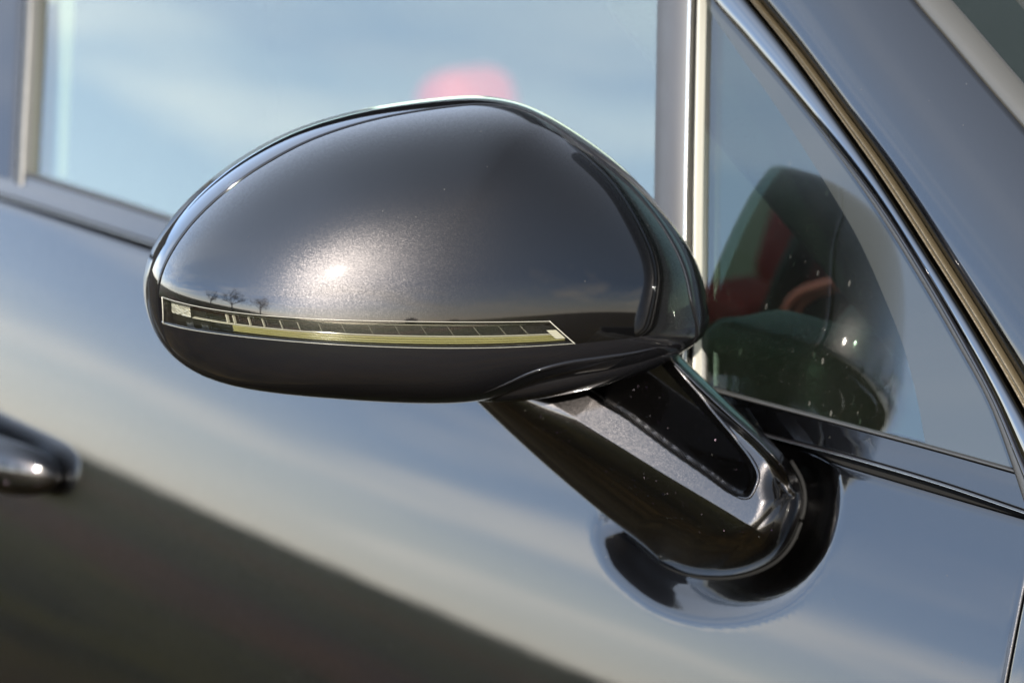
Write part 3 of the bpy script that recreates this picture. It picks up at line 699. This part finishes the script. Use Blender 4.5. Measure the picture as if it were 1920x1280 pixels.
# ------------------------------------------------------------------ cabin
def rbox(name, mat_, c, size, rot=(0, 0, 0), r=.3, parent=None, sub=3):
    bm = bmesh.new(); bmesh.ops.create_cube(bm, size=1.)
    Mx = Matrix.Diagonal((*size, 1)); bmesh.ops.transform(bm, matrix=Mx, verts=bm.verts)
    bmesh.ops.bevel(bm, geom=bm.edges[:], offset=min(size)*r, segments=6, profile=.5, affect='EDGES')
    for f in bm.faces: f.smooth = True
    from mathutils import Euler
    bmesh.ops.transform(bm, matrix=Matrix.Translation(Vector(c)) @ Euler(tuple(R(a) for a in rot)).to_matrix().to_4x4(), verts=bm.verts)
    me = bpy.data.meshes.new(name); bm.to_mesh(me); bm.free(); return link(name, me, mat_, parent or car)
# lining: floor, far side, roof, bulkheads
m = MB()
m.box((-.6, .75, .45), 2.6, 1.35, .02); m.box((-.6, 1.44, .68), 2.6, .02, .50); m.box((-.95, .80, 1.40), 1.5, .95, .02); m.box((.72, .75, .68), .02, 1.4, .5); m.box((-1.9, .75, .9), .02, 1.4, .9)
m.box((-.45, .075, .66), 2.2, .02, .48)
m.build('cabin_lining', M['lining'], car, smooth=False)
hc = aty(882, 236, .95)
seat = rbox('seat', M['leather'], hc+np.array([-.02, .05, -.42]), (.16, .50, .62), (0, -14, 0), .35)
rbox('headrest', M['red'], hc+np.array([0, .0, 0]), (.06, .08, .09), (0, -14, 0), .42, seat)
rbox('seat_bolster', M['leather'], hc+np.array([.06, -.17, -.36]), (.16, .10, .50), (0, -14, 0), .42, seat)
bt = aty(108, 160, .12)
band_pts = [aty(118, -80, .10), aty(113, 60, .10), aty(106, 200, .10), aty(100, 330, .10)]
g = [[p - np.array([.011, 0, 0]), p + np.array([.011, 0, .0])] for p in band_pts]
MB().grid(g).build('seat_belt', M['belt'], car)
def padbox(px0, px1, y, depth, name, mat_, r=.25, rot=(0, 0, 0)):
    a = aty(px0[0], px0[1], y); b = aty(px1[0], px1[1], y); c = (a+b)/2; return rbox(name, mat_, c+np.array([0, depth/2, 0]), (abs(b[0]-a[0]), depth, abs(a[2]-b[2])+.001), rot, r)
rbox('door_top_pad', M['pad'], aty(1490, 735, .075), (.075, .06, .060), (0, 4, 0), .22)
rbox('dashboard', M['leather'], (.18, .72, .90), (.50, 1.25, .14), (0, 6, 0), .4)
rbox('pillar_trim', M['pad'], aty(1690, 560, .10), (.035, .03, .42), (0, -52, 0), .4)
# instrument hood with its stitched edge
ring = [aty(u_, v_, .26) for u_, v_ in spline([(1468, 600), (1480, 572), (1505, 548), (1550, 533), (1600, 520), (1660, 512)], 24)]
hood = MB(); hood.grid([[p+np.array([0, 0, 0]) for p in ring], [p+np.array([.10, .03, -.01]) for p in ring], [p+np.array([.12, .03, -.12]) for p in ring]]).build('instrument_hood', M['pad'], car)
MB().tube(ring, .0022, 8).build('stitching', M['redtrim'], hood) if False else None
o_ = MB().tube(ring, .0030, 8).build('hood_stitching', M['redtrim'], car)
ring2 = [aty(u_, v_, .262) for u_, v_ in spline([(1492, 600), (1502, 576), (1525, 556), (1560, 545), (1600, 533)], 20)]
MB().tube(ring2, .0018, 8).build('hood_stitching', M['redtrim'], car)
sc_ = aty(1362, 680, .060); 
disc = [[sc_ + np.array([0, dy, 0]) + k*(np.array([math.cos(a), 0, math.sin(a)])) for a in np.linspace(0, 2*math.pi, 48, endpoint=False)] for k, dy in ((.018, .02), (.020, .005), (.0185, .0), (.016, .001), (.014, .004), (.005, .004))]
MB().grid(disc, cv=True).fan(disc[-1]).build('air_vent', M['leather'], car)
sp_ = aty(1400, 575, .42); rbox('passenger_seat', M['red'], sp_, (.045, .05, .022), (0, 10, 0), .3)
s2 = aty(1525, 375, .50); rbox('seat_shoulder', M['red'], s2, (.04, .04, .12), (0, 20, 0), .4)
wp = [aty(u_, v_, .28) for u_, v_ in spline([(1660, 250), (1600, 330), (1545, 400), (1500, 480), (1462, 570), (1440, 660), (1430, 760)], 40)]
MB().tube(wp, .008, 14, cap=True).build('cabin_trim_arc', M['leather'], car)  # added tube standing in for the sunlit band of inner trim
# ------------------------------------------------------------------ ground, hedges and trees that the paint mirrors
def terrain():
    m, t, o = mat('field_ground'); b = N(t, 'ShaderNodeBsdfPrincipled'); L(t, b.outputs[0], o.inputs[0]); b.inputs['Roughness'].default_value = .95; b.inputs['Specular IOR Level'].default_value = .1
    g = N(t, 'ShaderNodeTexCoord'); s = N(t, 'ShaderNodeSeparateXYZ'); L(t, g.outputs['Object'], s.inputs[0])
    n0 = N(t, 'ShaderNodeTexNoise', i_Scale=.35, i_Detail=6.); L(t, g.outputs['Object'], n0.inputs[0])
    n1 = N(t, 'ShaderNodeTexNoise', i_Scale=9., i_Detail=8., i_Roughness=.7); L(t, g.outputs['Object'], n1.inputs[0])
    d = mth(t, 'ADD', mth(t, 'MULTIPLY', s.outputs[1], -1.), mth(t, 'MULTIPLY', mth(t, 'SUBTRACT', n0.outputs[0], .5), 2.2))
    rp = ramp(t, mth(t, 'DIVIDE', d, 60.), [(0, (.055, .040, .025)), (.020, (.07, .048, .028)), (.045, (.055, .054, .003)), (.085, (.078, .074, .004)), (.10, (.13, .055, .020)), (.135, (.12, .048, .018)), (.16, (.072, .070, .004)), (.28, (.10, .094, .005)), (.36, (.15, .085, .015)), (.6, (.10, .10, .008)), (1., (.08, .085, .010))])
    mp_ = N(t, 'ShaderNodeVectorMath', operation='MULTIPLY'); mp_.inputs[1].default_value = (1, 1, 1)
    k = ramp(t, n1.outputs[0], [(.3, .45), (.7, 1.35)])
    n2_ = N(t, 'ShaderNodeTexNoise', i_Scale=1.1, i_Detail=5., i_Roughness=.65); L(t, g.outputs['Object'], n2_.inputs[0])
    k2 = ramp(t, n2_.outputs[0], [(.36, (.22, .26, .22)), (.52, (.60, .60, .45)), (.66, (1.05, .95, .55))])
    L(t, mixc(t, 1., mixc(t, 1., rp.outputs[0], k.outputs[0], 'MULTIPLY'), k2.outputs[0], 'MULTIPLY'), b.inputs['Base Color'])
    bp = N(t, 'ShaderNodeBump', i_Strength=.7, i_Distance=.08); L(t, n1.outputs[0], bp.inputs['Height']); L(t, bp.outputs[0], b.inputs['Normal']); return m
ground = MB().grid([[(x, y, 0) for y in (-900, -60, -8, 8, 60, 900)] for x in (-900, -60, -8, 8, 60, 900)]).build('ground', terrain(), None, 'structure', out=(0, 0, 1))
bark = simple('bare_branches', (.035, .028, .022), .9); leaf = simple('hedge_leaves', (.028, .036, .014), .8)
def at_az(deg, dist): a = R(deg); return np.array([math.sin(a)*dist, -math.cos(a)*dist, 0.])
def branch(m, p, d, ln, r, lvl):
    q = p + d*ln*.5 + rng.randn(3)*ln*.04; e = q + unit(d+rng.randn(3)*.12)*ln*.5; m.tube([p, q, e], [r, r*.8, r*.6], 5 if lvl > 1 else 3, False)
    if lvl == 0: return
    for k in range(4 if lvl > 1 else 5):
        t = rng.uniform(.35, 1.); b = p + (e-p)*t; nd = unit(d*.75 + rng.randn(3)*.55 + np.array([0, 0, .15])); branch(m, b, nd, ln*rng.uniform(.5, .72), r*.5, lvl-1)
def bare_tree(pos, h, label):
    root = bpy.data.objects.new('bare_tree', None); COL.objects.link(root); root.location = pos; root['label'] = label; root['category'] = 'tree'
    m = MB(); m.tube([(0, 0, -.3), (0, .05, h*.15), (.08, 0, h*.32)], [h*.03, h*.024, h*.018], 8, False); m.build('trunk', bark, root, weld=False)
    m = MB()
    for k in range(7): branch(m, np.array([.05, 0, h*(.2+.02*k)]), unit(np.array([rng.randn()*.6, rng.randn()*.6, 1.])), h*.36, h*.010, 4)
    m.build('crown', bark, root, weld=False)
def bush(pos, sx, sy, sz, name, label, cat, n=1500):
    m = MB()
    for _ in range(n):
        q = rng.randn(3); q = unit(q)*rng.uniform(.5, 1.05)**.5; c = np.array([q[0]*sx, q[1]*sy, sz*.55+q[2]*sz*.5]); c[2] = max(.05, c[2])
        a, b = unit(rng.randn(3)), unit(rng.randn(3)); s = rng.uniform(.08, .2)*sz*.35; k = len(m.v); m.v += [tuple(c+a*s), tuple(c+b*s), tuple(c-a*s), tuple(c-b*s)]; m.f.append((k, k+1, k+2, k+3))
    o = m.build(name, leaf, None, weld=False); o.location = pos; o['label'] = label; o['category'] = cat; return o
bare_tree(at_az(-16, 27), 7.5, 'tall bare winter tree mirrored leftmost in the cap paint')
bare_tree(at_az(0, 24), 8.6, 'spreading bare winter tree mirrored above the left half of the lamp')
bare_tree(at_az(17, 28), 7.4, 'small bare winter tree mirrored rightmost of the bare trees')
bush(at_az(62, 90), 1.9, 1.9, 3.2, 'round_bush', 'round dark bush on the skyline mirrored above the lamp', 'bush')
bush(at_az(70, 140), 2.5, 2.5, 1.8, 'low_bush', 'low far bush beside the round one in the mirrored skyline', 'bush')
hg = MB()
for i in range(260):
    az = -80 + 138*i/259.; c = at_az(az, 480+rng.randn()*12); hh_ = rng.uniform(.8, 2.); 
    for k in range(26):
        p = c + np.array([rng.randn()*4.5, rng.randn()*2, rng.uniform(0, hh_)]); a, b = unit(rng.randn(3)), unit(rng.randn(3)); s = rng.uniform(.4, .8); j = len(hg.v); hg.v += [tuple(p+a*s), tuple(p+b*s), tuple(p-a*s), tuple(p-b*s)]; hg.f.append((j, j+1, j+2, j+3))
o = hg.build('far_woodland', leaf, None, 'stuff', weld=False); o['label'] = 'dark far woodland along the mirrored horizon'; o['category'] = 'woodland'
